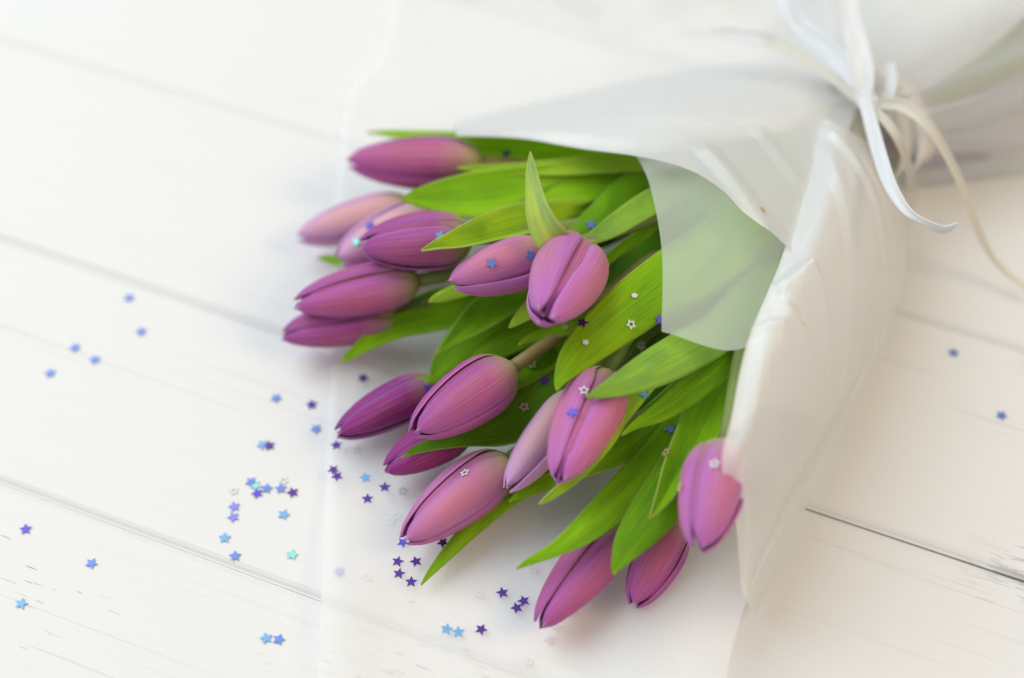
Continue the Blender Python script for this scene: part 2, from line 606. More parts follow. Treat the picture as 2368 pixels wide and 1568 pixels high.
# tip xyz, base xyz, width px, roll deg, colour, outer half angle, label
TULIPS = [
    ((796, 372, .032), (1120, 378, .036), 132, 28, MAUVE, 57, 'mauve tulip lying alone along the edge of the bouquet beside the thin pointed leaf'),
    ((682, 548, .014), (960, 476, .020), 112, 22, PALE, 58, 'pale pink tulip without stars lying under the pale tulip with two stars'),
    ((776, 602, .026), (1015, 498, .030), 140, 22, PALE, 58, 'pale pink tulip carrying a teal star, half hidden behind a darker bud'),
    ((828, 570, .050), (1092, 552, .052), 146, -20, PLUM, 50, 'plum tulip with curled open tip and one blue star, under a folded leaf tip'),
    ((676, 706, .030), (972, 648, .034), 128, -22, MAUVE, 55, 'mauve tulip resting on the lowest purple bud of its stack'),
    ((647, 776, .014), (925, 722, .020), 116, 60, PLUM, 56, 'purple tulip lowest on the table, partly under another mauve bud'),
    ((1038, 656, .062), (1270, 584, .062), 134, 30, PINK, 58, 'pink tulip with two blue stars beside the round bud'),
    ((1254, 736, .092), (1343, 582, .060), 184, 60, LILAC, 50, 'round lilac tulip raised highest, its tip facing outward'),
    ((953, 1005, .040), (1188, 848, .040), 154, 6, MAUVE, 52, 'plump mauve tulip with a brown stem, lying over a darker magenta bud'),
    ((772, 1006, .013), (1015, 884, .015), 112, -12, MAGENTA, 54, 'deep magenta tulip lying on the paper behind the plump mauve bud'),
    ((884, 1090, .014), (1090, 985, .018), 118, -35, MAGENTA, 52, 'magenta tulip crossed by a small green leaf tip'),
    ((931, 1254, .015), (1180, 1060, .022), 146, -4, PINK, 51, 'pink tulip with one white hollow star, above the long lone leaf'),
    ((1169, 1134, .030), (1335, 910, .030), 116, 22, PALE, 56, 'pale pink tulip tucked behind the lilac bud with a violet star'),
    ((1286, 1117, .055), (1408, 860, .055), 158, -47, LILAC, 54, 'lilac tulip with a violet star and a hollow star, under two leaf tips'),
    ((1243, 1449, .014), (1445, 1212, .018), 134, -32, MAUVE, 55, 'mauve tulip with its tip on bare paper, farthest from the ribbon'),
    ((1462, 1404, .013), (1565, 1205, .018), 122, 3, MAUVE, 50, 'mauve tulip half covered by a broad leaf beside the paper fold'),
    ((1616, 1276, .056), (1676, 1020, .060), 166, -20, LILAC, 49, 'lilac tulip partly covered by the translucent paper flap'),
]
tulips = []
for ti, (tip, base, wpx, roll, col, half, label) in enumerate(TULIPS):
    rng = random.Random(100 + ti)
    tp, bp_ = P(*tip), P(*base)
    Z = (tp - bp_)
    L = Z.length
    Z.normalize()
    mid = (tp + bp_) / 2
    R = wpx * 0.5 * mpp(mid)
    toc = (CAM - mid).normalized()
    X = (toc - Z * toc.dot(Z)).normalized()
    Y = Z.cross(X)
    root = empty('tulip', bp_)
    tag(root, label, 'tulip', 'purple tulips of the bouquet')
    tulips.append(root)
    lean = rng.choice([-1, 1])
    for k in range(3):
        for outer in (0, 1):
            phi = math.radians(roll + k * 120 + (0 if outer else 60) + rng.uniform(-4, 4))
            lf = rng.uniform(0.97, 1.0) if outer else rng.uniform(0.95, 0.985)
            hv = half + 0.5 + rng.uniform(-2, 2) if outer else 58
            vs, fs, uvs = petal_mesh(bp_, X, Y, Z, L, R, phi, outer, rng, lf, hv, lean)
            cc = tuple(min(1, c * rng.uniform(0.94, 1.06)) for c in col) + (1,)
            if not outer:
                cc = (col[0] * 0.85, col[1] * 0.7, col[2] * 0.95, 1)  # inner petals coloured darker to deepen the shade in the seams
            po = mesh_obj('petal', vs, fs, PETAL, root, uvs, color=cc)
            sm = po.modifiers.new('thickness', 'SOLIDIFY')
            sm.thickness = 0.0005
            sm.offset = -1
    # stem
    ang = rng.uniform(0, 6.28)
    rr = 0.0145 * math.sqrt(rng.random())
    boff = BSIDE * math.cos(ang) * rr + Vector((0, 0, 1)) * math.sin(ang) * rr * 0.8
    dist = (BUNDLE - bp_).length
    p3 = BUNDLE + boff
    path = bez(bp_ + Z * 0.0015, bp_ - Z * dist * 0.30, p3 - BDIR * dist * 0.35, p3, 22)
    endp = p3 + BDIR * rng.uniform(0.10, 0.16) + boff * 0.6
    for q in range(1, 7):
        path.append(p3.lerp(endp, q / 6))
    path = [Vector((p.x, p.y, max(p.z, 0.0055))) for p in path]
    vs, fs, uvs = tube(path, [0.0028] * len(path), 10)
    scol = (0.36, 0.28, 0.10, 1) if ti in (0, 7, 8) else (0.24, 0.32, 0.08, 1)
    mesh_obj('stem', vs, fs, STEM, root, uvs, color=scol)

# ------------------------------------------------------------------ leaves
BRIGHT = (0.33, 0.66, 0.006)
LIME = (0.47, 0.74, 0.03)
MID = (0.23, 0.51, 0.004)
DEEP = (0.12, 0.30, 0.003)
SOFT = (0.34, 0.61, 0.05)


def leaf(ti, pts, col, cup=0.25, roll=0.0, fold=0.0, twist=0.0, lift=0.5, nu=15, nv=34):
    """pts: tip to foot, (x, y, z, apparent width)"""
    arr = []
    for (x, y, z, w) in pts:
        p = P(x, y, z)
        arr.append([p.x, p.y, p.z, w * mpp(p)])
    arr = np.array(arr)
    root = tulips[ti]
    rows = [crom(arr, j / (nv - 1)) for j in range(nv)]
    verts, uvs = [], []
    sd = random.Random(int(pts[0][0] * 7 + pts[0][1])).uniform(0, 50)
    for j in range(nv):
        t = j / (nv - 1)
        c = Vector(rows[j][:3])
        w = max(rows[j][3], 0.0004) * 0.5
        if j == 0:
            w = 0.0003
        d = Vector(rows[min(j + 1, nv - 1)][:3]) - Vector(rows[max(j - 1, 0)][:3])
        d.normalize()
        toc = (CAM - c).normalized().lerp(Vector((0, 0, 1)), 1 - lift).normalized()
        N = (toc - d * toc.dot(d)).normalized()
        S = d.cross(N)
        ra = math.radians(roll + twist * (t - 0.3))
        N2 = N * math.cos(ra) + S * math.sin(ra)
        S2 = S * math.cos(ra) - N * math.sin(ra)
        for i in range(nu):
            s = -1 + 2 * i / (nu - 1)
            hgt = cup * s * s + fold * abs(s)
            hgt += 0.05 * mnoise.noise(Vector((s * 1.2 + sd, t * 5.0, sd)))
            p = c + S2 * (s * w) + N2 * (hgt * w) + N2 * 0.0012 * math.sin(t * 9 + sd) * t
            p.z = max(p.z, 0.0042)
            verts.append(p)
            uvs.append(((s + 1) / 2, t))
    o = mesh_obj('leaf', verts, grid_faces(nu, nv), LEAF, root, uvs, color=tuple(col) + (1,))
    sm = o.modifiers.new('thickness', 'SOLIDIFY')
    sm.thickness = 0.0006
    sm.offset = 0
    return o


LEAVES = [
    # A thin pointed one behind the first tulip, broad further back; green raised against the flap's shadow
    (0, [(848, 306, .030, 2), (900, 309, .031, 16), (1000, 318, .033, 34), (1120, 335, .035, 62), (1300, 346, .042, 84), (1500, 345, .040, 74), (1700, 330, .034, 60)], (0.44, 0.82, 0.002), 0.15, 0),
    # B
    (0, [(1056, 388, .053, 2), (1090, 389, .053, 15), (1180, 393, .053, 30), (1300, 388, .053, 42), (1400, 378, .052, 50), (1500, 372, .050, 58), (1680, 370, .045, 60), (1850, 350, .035, 50)], LIME, 0.3, 0),
    # C broad blade
    (3, [(924, 462, .050, 2), (960, 458, .050, 40), (1020, 456, .050, 82), (1100, 455, .050, 116), (1200, 446, .049, 122), (1320, 430, .048, 110), (1420, 412, .046, 88), (1530, 395, .044, 80), (1750, 380, .040, 80)], BRIGHT, 0.22, 0),
    # D behind C
    (3, [(1120, 545, .050, 2), (1200, 500, .048, 60), (1290, 468, .046, 92), (1380, 440, .045, 86), (1480, 405, .043, 70), (1650, 400, .040, 70)], MID, 0.2, 0),
    # E folded tip over the plum tulip
    (6, [(974, 580, .074, 4), (1010, 573, .073, 28), (1060, 566, .069, 58), (1130, 550, .062, 84), (1210, 534, .053, 96), (1290, 525, .044, 90), (1400, 500, .038, 70)], LIME, 0.1, -14, 0.85),
    # F upright curled blade, green paled to look lit by the window
    (7, [(1226, 351, .092, 3), (1229, 390, .092, 24), (1236, 440, .090, 40), (1250, 500, .086, 62), (1277, 552, .080, 76), (1320, 580, .072, 52), (1380, 580, .062, 50)], (0.56, 0.76, 0.14), 0.15, 18, 0.25),
    # G dark blade behind the round bud
    (7, [(1290, 590, .052, 30), (1340, 545, .052, 58), (1400, 490, .052, 72), (1470, 430, .050, 84), (1540, 395, .047, 76), (1700, 380, .044, 60)], MID, -0.2, 0),
    # H pale blade
    (7, [(1318, 566, .060, 10), (1360, 555, .062, 28), (1420, 523, .064, 52), (1490, 478, .064, 62), (1560, 440, .061, 64), (1720, 380, .052, 60)], SOFT, 0.1, 0),
    # J narrow edge blade and olive one below it
    (7, [(1370, 640, .046, 10), (1420, 588, .050, 24), (1480, 545, .051, 30), (1540, 495, .050, 34), (1700, 420, .046, 40)], BRIGHT, 0.2, 20),
    (13, [(1330, 745, .030, 20), (1400, 670, .036, 80), (1480, 600, .040, 100), (1560, 530, .042, 100), (1720, 430, .04, 80)], DEEP, 0.1, 0),
    # K broad blade with hollow stars
    (13, [(1288, 904, .066, 4), (1296, 878, .066, 30), (1330, 826, .066, 76), (1390, 765, .066, 112), (1460, 708, .065, 132), (1550, 640, .062, 138), (1660, 550, .056, 120), (1800, 430, .045, 90)], (0.32, 0.61, 0.004), -0.22, 0),
    # L blade beside it
    (13, [(1354, 918, .068, 3), (1385, 908, .069, 28), (1440, 886, .070, 62), (1510, 852, .070, 92), (1590, 806, .068, 104), (1680, 745, .064, 100), (1800, 600, .054, 90)], SOFT, -0.18, 0),
    # M folded blade
    (16, [(1437, 1007, .056, 3), (1470, 982, .057, 20), (1530, 950, .058, 46), (1600, 900, .058, 62), (1670, 840, .057, 62), (1760, 730, .053, 60), (1850, 560, .045, 50)], BRIGHT, -0.15, 10, -0.35),
    # N trough blade
    (16, [(1502, 1200, .046, 3), (1528, 1160, .046, 34), (1568, 1090, .045, 80), (1612, 1010, .044, 104), (1655, 920, .044, 110), (1712, 830, .048, 90), (1800, 680, .044, 70)], BRIGHT, 0.1, 4, 0.5),
    # O broad leaf over the half covered tulip
    (15, [(1420, 1331, .038, 3), (1428, 1305, .038, 30), (1460, 1250, .039, 78), (1510, 1185, .040, 108), (1560, 1110, .040, 112), (1610, 1010, .040, 96), (1690, 870, .040, 70)], MID, -0.2, 0),
    # P long blade over the mauve tulip
    (14, [(1194, 1316, .030, 3), (1225, 1298, .031, 18), (1280, 1272, .033, 34), (1340, 1234, .034, 62), (1410, 1172, .035, 84), (1490, 1092, .036, 96), (1560, 1010, .036, 90), (1650, 880, .036, 70)], BRIGHT, -0.18, 0),
    # Q narrow folded blade with broad back
    (13, [(1247, 1166, .046, 3), (1275, 1146, .047, 18), (1338, 1095, .052, 26), (1400, 1028, .056, 28), (1448, 955, .056, 34), (1520, 860, .052, 40)], LIME, 0.3, 25),
    (12, [(1290, 1125, .034, 4), (1360, 1085, .034, 36), (1440, 1040, .035, 74), (1530, 975, .036, 104), (1620, 890, .036, 100), (1720, 760, .036, 70)], MID, 0.15, 0),
    # R small tip
    (12, [(1177, 1160, .022, 3), (1205, 1143, .022, 22), (1260, 1116, .023, 38), (1340, 1075, .025, 46), (1440, 990, .028, 50)], BRIGHT, -0.15, 0),
    # S long lone leaf on the paper
    (11, [(974, 1353, .006, 3), (1000, 1318, .008, 18), (1045, 1268, .010, 34), (1100, 1212, .012, 44), (1165, 1156, .015, 46), (1230, 1112, .018, 44), (1330, 1040, .020, 44)], (0.33, 0.62, 0.008), -0.3, -10),
    # T dark broad blade with a small tip under the plump bud
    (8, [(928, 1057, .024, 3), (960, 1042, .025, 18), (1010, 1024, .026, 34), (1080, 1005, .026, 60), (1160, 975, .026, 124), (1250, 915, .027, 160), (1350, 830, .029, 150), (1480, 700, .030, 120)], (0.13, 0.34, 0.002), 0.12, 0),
    # U tip in the gap
    (5, [(786, 841, .018, 3), (815, 818, .018, 24), (870, 782, .019, 46), (930, 755, .020, 60), (1000, 738, .021, 66), (1100, 710, .024, 70), (1240, 640, .028, 60)], BRIGHT, 0.25, 0),
    # V dark one behind it
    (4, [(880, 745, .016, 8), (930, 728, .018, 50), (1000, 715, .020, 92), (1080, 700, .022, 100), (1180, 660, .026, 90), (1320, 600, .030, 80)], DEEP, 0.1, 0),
    # W small tip
    (6, [(992, 698, .046, 4), (1010, 690, .046, 22), (1050, 674, .047, 36), (1110, 650, .048, 46), (1200, 610, .048, 50), (1350, 560, .046, 50)], LIME, -0.2, 0),
    # X folded blade
    (8, [(1010, 819, .030, 3), (1040, 792, .031, 28), (1090, 750, .033, 64), (1150, 705, .035, 84), (1230, 660, .036, 84), (1360, 600, .038, 70)], MID, 0.1, 0, 0.25),
    # Y
    (8, [(998, 880, .018, 10), (1020, 845, .020, 50), (1070, 795, .022, 90), (1140, 740, .025, 100), (1240, 690, .028, 100), (1380, 620, .032, 80)], MID, 0.2, 0),
    # Z
    (8, [(1080, 850, .026, 10), (1130, 812, .027, 50), (1190, 782, .028, 66), (1260, 750, .029, 70), (1360, 690, .032, 70), (1500, 600, .036, 70)], MID, -0.2, 0),
    # AA, AB small tips under the round bud
    (7, [(1177, 758, .048, 4), (1195, 742, .050, 24), (1230, 710, .052, 44), (1280, 670, .054, 46)], LIME, -0.1, 0),
    (8, [(1199, 798, .042, 3), (1225, 783, .042, 20), (1280, 765, .043, 34), (1350, 745, .044, 42), (1420, 715, .044, 46), (1520, 650, .044, 50)], BRIGHT, -0.1, 0),
    # AD beside the brown stem
    (8, [(1180, 905, .030, 10), (1220, 868, .031, 44), (1280, 820, .032, 60), (1360, 760, .034, 70), (1480, 670, .037, 70)], MID, 0.15, 0),
    # small tip beside the pale tulips
    (2, [(735, 596, .014, 3), (760, 599, .015, 18), (810, 606, .017, 32), (880, 612, .020, 40), (980, 600, .024, 40)], BRIGHT, 0.1, 0),
    # tip at the foot of the magenta tulip
    (9, [(962, 874, .022, 4), (985, 877, .022, 14), (1020, 878, .021, 22), (1080, 860, .020, 34), (1180, 800, .022, 40)], BRIGHT, -0.1, 0),
    # blades seen only through the paper flap
    (13, [(1500, 720, .058, 30), (1580, 650, .062, 110), (1680, 560, .062, 150), (1790, 440, .055, 140), (1900, 330, .045, 90)], BRIGHT, -0.1, 0),
    (7, [(1480, 520, .052, 20), (1560, 470, .056, 100), (1680, 410, .058, 120), (1820, 360, .052, 100), (1920, 310, .045, 70)], BRIGHT, -0.1, 0),
    # lower blades that close the gaps
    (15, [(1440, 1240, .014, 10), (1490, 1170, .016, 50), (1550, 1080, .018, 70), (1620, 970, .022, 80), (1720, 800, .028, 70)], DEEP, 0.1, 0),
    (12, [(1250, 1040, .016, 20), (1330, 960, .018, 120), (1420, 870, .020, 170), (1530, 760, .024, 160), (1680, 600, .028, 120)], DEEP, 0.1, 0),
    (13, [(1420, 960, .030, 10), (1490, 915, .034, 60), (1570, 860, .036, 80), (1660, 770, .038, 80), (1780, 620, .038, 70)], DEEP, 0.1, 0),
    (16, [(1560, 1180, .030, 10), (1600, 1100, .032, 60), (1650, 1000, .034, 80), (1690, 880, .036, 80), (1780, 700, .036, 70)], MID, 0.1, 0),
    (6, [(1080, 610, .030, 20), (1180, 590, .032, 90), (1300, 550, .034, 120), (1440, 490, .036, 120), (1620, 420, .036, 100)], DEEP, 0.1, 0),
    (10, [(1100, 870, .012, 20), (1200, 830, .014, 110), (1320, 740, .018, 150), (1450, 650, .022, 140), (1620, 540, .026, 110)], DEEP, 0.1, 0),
]
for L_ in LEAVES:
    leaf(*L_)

# ------------------------------------------------------------------ wrapping paper
wrap = empty('wrapping_paper', P(1800, 700, 0.004))
tag(wrap, 'frosted white translucent paper wrapped around the tulips', 'wrapping paper')


def sheet(name, rows, nu, nv, wr=0.0, wscale=18.0, creases=(), zmin=0.0009, mat=None):
    g = np.array([[list(P(*c)) for c in r] for r in rows])
    verts = []
    for j in range(nv):
        t = j / (nv - 1)
        line = np.array([crom(g[:, i, :], t) for i in range(g.shape[1])])
        for i in range(nu):
            s = i / (nu - 1)
            p = Vector(crom(line, s))
            if wr:
                p.z += wr * (mnoise.noise(Vector((p.x * wscale, p.y * wscale, 3.1))) + 0.4 * mnoise.noise(Vector((p.x * wscale * 2.7, p.y * wscale * 2.7, 9.1))))
            for (a, b, wd_, h) in creases:
                A, B = a, b
                ab = (B - A)
                ab2 = Vector((ab.x, ab.y))
                q = Vector((p.x - A.x, p.y - A.y))
                tt = q.dot(ab2) / ab2.length_squared
                if -0.15 < tt < 1.15:
                    dd = (q - ab2 * tt).length
                    fade = min(1, max(0, (tt + 0.15) / 0.15), max(0, (1.15 - tt) / 0.15)) if 0 <= tt <= 1 else max(0, 1 - (abs(tt - 0.5) - 0.5) / 0.15)
                    p.z += h * fade * max(0, 1 - dd / wd_)
            p.z = max(p.z, zmin)
            verts.append(p)
    return mesh_obj(name, verts, grid_faces(nu, nv), mat or PAPER, wrap)


# the sheet lying on the planks
sheet('base_sheet', [
    [(935, -90, .002), (1200, -90, .002), (1500, -90, .002), (1800, -90, .002), (2150, -90, .002), (2480, -90, .002)],
    [(880, 120, .002), (1150, 120, .002), (1450, 120, .002), (1750, 120, .002), (2050, 130, .002), (2400, 130, .002)],
    [(800, 240, .002), (1100, 320, .002), (1400, 320, .002), (1700, 320, .002), (1950, 330, .002), (2180, 330, .003)],
    [(780, 560, .002), (1050, 560, .002), (1350, 560, .002), (1650, 560, .002), (1900, 580, .003), (2085, 600, .010)],
    [(765, 880, .002), (1000, 880, .002), (1300, 880, .002), (1600, 880, .003), (1820, 890, .006), (1990, 890, .014)],
    [(752, 1180, .006), (980, 1180, .002), (1240, 1180, .002), (1490, 1180, .004), (1680, 1170, .012), (1850, 1150, .022)],
    [(742, 1400, .010), (960, 1400, .003), (1200, 1400, .002), (1400, 1400, .003), (1560, 1390, .016), (1730, 1380, .026)],
    [(732, 1640, .007), (930, 1640, .003), (1120, 1640, .002), (1300, 1640, .003), (1470, 1640, .014), (1660, 1640, .022)],
], 70, 80, 0.0007, 26, mat=THIN)

# flap over the middle of the leaves
sheet('paper_flap', [
    [(1375, 250, .040), (1540, 238, .050), (1760, 225, .050), (1960, 215, .046)],
    [(1470, 360, .068), (1620, 330, .068), (1790, 290, .060), (1975, 235, .048)],
    [(1508, 450, .072), (1660, 420, .072), (1810, 350, .066), (1985, 255, .048)],
    [(1531, 590, .075), (1700, 545, .075), (1845, 430, .068), (1995, 280, .046)],
    [(1530, 766, .075), (1728, 802, .074), (1900, 600, .062), (2010, 310, .040)],
], 46, 40, 0.0006, 30)

CR1 = (P(1640, 345, .08), P(1825, 640, .08), 0.006, 0.0024)
CR1B = (P(1760, 300, .07), P(1850, 430, .07), 0.005, 0.0010)
sheet('paper_flap', [
    [(1062, 280, .020), (1210, 244, .020), (1380, 205, .018), (1520, 175, .014), (1680, 150, .012), (1800, 150, .014), (1900, 180, .02), (1975, 215, .034)],
    [(1050, 290, .038), (1205, 266, .044), (1375, 250, .052), (1500, 238, .058), (1630, 230, .060), (1760, 225, .058), (1870, 222, .054), (1972, 232, .050)],
    [(1052, 302, .048), (1200, 294, .055), (1360, 298, .064), (1480, 300, .070), (1590, 305, .073), (1700, 320, .072), (1820, 320, .066), (1980, 250, .050)],
    [(1056, 314, .052), (1200, 321, .058), (1352, 345, .067), (1475, 362, .076), (1580, 388, .082), (1665, 436, .087), (1735, 505, .088), (1850, 600, .083)],
], 190, 80, 0.0005, 28, (CR1, CR1B), mat=SATIN)

# the upper flap is folded double and treble along its free edge
for dz_, up in ((-0.003, 5), (-0.006, 9)):
    sheet('paper_fold', [
        [(1070, 281, .017), (1212, 246, .017), (1382, 208, .015), (1520, 178, .011), (1680, 154, .009), (1800, 154, .011), (1900, 184, .017)],
        [(1054, 291, .038 + dz_), (1206, 268, .044 + dz_), (1375, 252, .052 + dz_), (1500, 240, .058 + dz_), (1630, 232, .060 + dz_), (1760, 227, .058 + dz_), (1870, 224, .054 + dz_)],
        [(1056, 301, .048 + dz_), (1200, 292, .055 + dz_), (1360, 297, .064 + dz_), (1480, 296, .070 + dz_), (1600, 285, .070 + dz_), (1740, 272, .067 + dz_), (1880, 258, .056 + dz_)],
        [(1058, 314 - up * .2, .052 + dz_), (1200, 321 - up * .4, .058 + dz_), (1352, 345 - up * .6, .067 + dz_), (1475, 358 - up, .075 + dz_), (1600, 345 - up, .074 + dz_), (1740, 325 - up, .071 + dz_), (1880, 292 - up, .058 + dz_)],
    ], 60, 26, 0.0003, 28, mat=FOLDED)

# side flap that wraps up and over
CR2 = (P(1800, 705, .08), P(1870, 655, .08), 0.006, 0.004)
CR3 = (P(1870, 655, .08), P(1940, 708, .08), 0.006, 0.005)
CR4 = (P(1915, 320, .06), P(2085, 650, .04), 0.0040, 0.0022)
CR5 = (P(1905, 400, .06), P(1990, 800, .05), 0.005, 0.0018)
CR6 = (P(1940, 330, .06), P(2085, 540, .04), 0.004, 0.0018)
CR7 = (P(1800, 705, .08), P(1855, 735, .08), 0.004, -0.003)
CR8 = (P(1855, 735, .08), P(1940, 708, .08), 0.005, -0.004)
CR9 = (P(1760, 800, .07), P(1730, 1060, .07), 0.005, 0.0015)
CR10 = (P(1700, 830, .07), P(1800, 815, .07), 0.003, 0.0015)
SIDE = [
    [(1886, 262, .054), (1930, 285, .060), (1980, 310, .056), (2040, 350, .036)],
    [(1866, 400, .068), (1940, 410, .076), (2030, 440, .058), (2098, 490, .012)],
    [(1806, 600, .084), (1890, 600, .086), (2010, 620, .054), (2090, 645, .008)],
    [(1727, 795, .086), (1820, 790, .084), (1940, 785, .046), (2048, 780, .004)],
    [(1692, 960, .080), (1770, 955, .077), (1870, 960, .040), (1968, 955, .004)],
    [(1669, 1075, .074), (1725, 1080, .070), (1800, 1095, .038), (1885, 1130, .004)],
    [(1700, 1200, .050), (1735, 1210, .045), (1770, 1240, .028), (1810, 1290, .003)],
    [(1715, 1370, .030), (1728, 1390, .026), (1738, 1405, .016), (1745, 1420, .003)],
]
sheet('paper_flap', SIDE, 110, 190, 0.0008, 24, (CR2, CR3, CR4, CR5, CR6, CR7, CR8, CR9, CR10), mat=VEIL)
# the folded-over second thickness of that flap
sheet('paper_fold', [
    [(1890, 280, .051), (1930, 300, .055), (1975, 325, .050), (2010, 350, .042)],
    [(1872, 410, .063), (1930, 420, .069), (1990, 440, .058), (2040, 470, .036)],
    [(1812, 605, .079), (1880, 608, .080), (1950, 612, .064), (1996, 617, .050)],
    [(1734, 797, .080), (1815, 790, .078), (1910, 785, .050), (1985, 785, .024)],
    [(1698, 930, .074), (1770, 900, .072), (1850, 905, .043), (1930, 930, .014)],
    [(1690, 1000, .070), (1752, 946, .069), (1830, 946, .046), (1892, 986, .020)],
], 30, 44, 0.0006, 24, mat=SATIN)

# gathered paper beyond the knot, with a mauve translucent sheet inside it
def tri(x):
    return 4 * abs((x % 1.0) - 0.5) - 1


def gathered(name, mat, dz, amp0, freq, seed, lo=0.0, hi=1.0):
    nu, nv = 90, 26
    vs = []
    for j in range(nv):
        t = j / (nv - 1)
        for i in range(nu):
            s = i / (nu - 1)
            s2 = lo + (hi - lo) * s
            a = crom(np.array([[1990, 200, .046], [2028, 235, .058], [2072, 310, .050], [2104, 430, .006]], float), s2)
            b = crom(np.array([[2330, -90, .030], [2420, 40, .046], [2480, 200, .044], [2480, 380, .004]], float), s2)
            m = a * (1 - t) + b * t
            p = P(*m)
            ph = s * freq + 0.35 * mnoise.noise(Vector((s * 3, t * 2.5, seed))) * (0.4 + t)
            amp = amp0 * (0.25 + 1.0 * t) * (0.55 + 0.45 * math.sin(s * 9 + seed))
            p.z += amp * tri(ph) * math.sin(math.pi * s) ** 0.3
            p.z = max(p.z + dz * math.sin(math.pi * s), 0.003)
            vs.append(p)
    return mesh_obj(name, vs, grid_faces(nu, nv), mat, wrap)


gathered('gathered_end', PAPER, 0.0, 0.0075, 6.5, 1.7)
gathered('inner_sheet', MAUVE_SHEET, -0.022, 0.003, 5.0, 4.4, 0.15, 0.92)
sheet('paper_flap', [
    [(1950, 205, .046), (1985, 205, .056), (2020, 215, .064), (2060, 230, .066)],
    [(1930, 120, .024), (2000, 110, .048), (2090, 125, .052), (2170, 190, .052)],
    [(1900, -10, .010), (2030, -20, .044), (2180, -10, .048), (2290, 110, .050)],
    [(1880, -120, .008), (2050, -130, .044), (2260, -110, .046), (2420, -10, .050)],
], 30, 30, 0.0012, 22, mat=THIN)

# ------------------------------------------------------------------ ribbon
tie = empty('ribbon_tie', BUNDLE - Vector((0, 0, BUNDLE.z)))
tag(tie, 'white raffia ribbon knotted around the gathered wrapping paper', 'ribbon')
WHITE = (0.92, 0.92, 0.92, 1)
CREAM = (0.86, 0.82, 0.72, 1)


def strand(name, pts, col, twist=0.0, cup=0.35, nv=40, nu=7, roll=0):
    arr = np.array([list(P(x, y, z)) + [w] for x, y, z, w in pts])
    rows = [crom(arr, j / (nv - 1)) for j in range(nv)]
    verts = []
    for j, r in enumerate(rows):
        c = Vector(r[:3])
        w = max(r[3], 1) * mpp(c) * 0.5
        d = (Vector(rows[min(j + 1, nv - 1)][:3]) - Vector(rows[max(j - 1, 0)][:3])).normalized()
        toc = (CAM - c).normalized()
        N = (toc - d * toc.dot(d)).normalized()
        S = d.cross(N)
        a = math.radians(roll + twist * j / (nv - 1))
        N2 = N * math.cos(a) + S * math.sin(a)
        S2 = S * math.cos(a) - N * math.sin(a)
        for i in range(nu):
            s = -1 + 2 * i / (nu - 1)
            verts.append(c + S2 * s * w + N2 * w * (cup * s * s + 0.12 * math.sin(s * 7 + j * 0.2)))
    o = mesh_obj(name, verts, grid_faces(nu, nv), RAFFIA, tie, color=col)
    sm = o.modifiers.new('thickness', 'SOLIDIFY')
    sm.thickness = 0.0003
    return o


strand('strand', [(1998, 220, .066, 30), (2014, 280, .068, 30), (2034, 350, .072, 34), (2060, 425, .079, 36), (2095, 482, .086, 30), (2135, 510, .090, 20), (2180, 526, .092, 32), (2216, 516, .096, 10)], WHITE, 70)
strand('strand', [(2030, 240, .064, 24), (2085, 244, .070, 28), (2140, 285, .070, 24), (2190, 360, .060, 20), (2235, 455, .044, 18), (2270, 550, .026, 16), (2310, 615, .012, 13), (2390, 680, .005, 11)], CREAM, -30)
strand('strand', [(2003, 225, .064, 30), (1995, 170, .068, 52), (1984, 110, .070, 54), (1970, 50, .070, 44), (1955, -40, .070, 34)], WHITE, 20)
strand('strand', [(1995, 220, .062, 24), (1960, 160, .062, 46), (1905, 105, .060, 50), (1850, 60, .058, 44), (1810, 0, .060, 28), (1790, -60, .05, 24)], WHITE, -20)
strand('strand', [(1985, 232, .060, 22), (1930, 185, .060, 20), (1870, 145, .056, 22), (1820, 112, .052, 26), (1775, 92, .050, 22)], CREAM, 20)
strand('strand', [(1785, 96, .050, 22), (1750, 86, .050, 30), (1700, 80, .048, 32), (1645, 78, .046, 20)], WHITE, 10)
strand('strand', [(2045, 240, .062, 18), (2062, 200, .066, 24), (2058, 145, .066, 22)], (0.84, 0.87, 0.88, 1), 0)
strand('strand', [(2004, 240, .066, 18), (2050, 282, .068, 20), (2084, 336, .062, 20), (2103, 395, .044, 18), (2108, 445, .018, 16)], CREAM, 10)
# bands around the bundle
for q, (dx, rr) in enumerate(((-0.006, 0.0265), (0.0, 0.0275), (0.0055, 0.0265))):
    path = []
    for k in range(37):
        th = 2 * math.pi * k / 36
        c = BUNDLE + BDIR * (dx + 0.003 * math.sin(th + q)) + Vector((0, 0, 0.005))
        path.append(c + BSIDE * math.cos(th) * rr * 0.98 + Vector((0, 0, 1)) * math.sin(th) * rr * 0.98)
    path = [Vector((p.x, p.y, max(p.z, 0.0035))) for p in path]
    verts = []
    for k, p in enumerate(path):
        d = (path[(k + 1) % 36] - path[(k - 1) % 36]).normalized()
        for s in (-1, -0.33, 0.33, 1):
            out = (p - BUNDLE).normalized()
            verts.append(p + BDIR * s * 0.0022 + out * 0.0006 * (1 - s * s))
    mesh_obj('band', verts, grid_faces(4, 37), RAFFIA, tie, color=(CREAM if q != 1 else WHITE))
# knot
bm = bmesh.new()
bmesh.ops.create_icosphere(bm, subdivisions=3, radius=1.0)
kc = P(2008, 236, 0.062)
kv = []
for v in bm.verts:
    c = v.co
    n_ = 1 + 0.22 * mnoise.noise(c * 2.1) + 0.05 * math.sin(c.x * 16)
    kv.append(kc + (BSIDE * c.x * 0.0068 + BDIR * c.y * 0.0046 + Vector((0, 0, 1)) * c.z * 0.0042) * n_)
kf = [tuple(v.index for v in f.verts) for f in bm.faces]
bm.free()
mesh_obj('knot', kv, kf, RAFFIA, tie, color=WHITE)

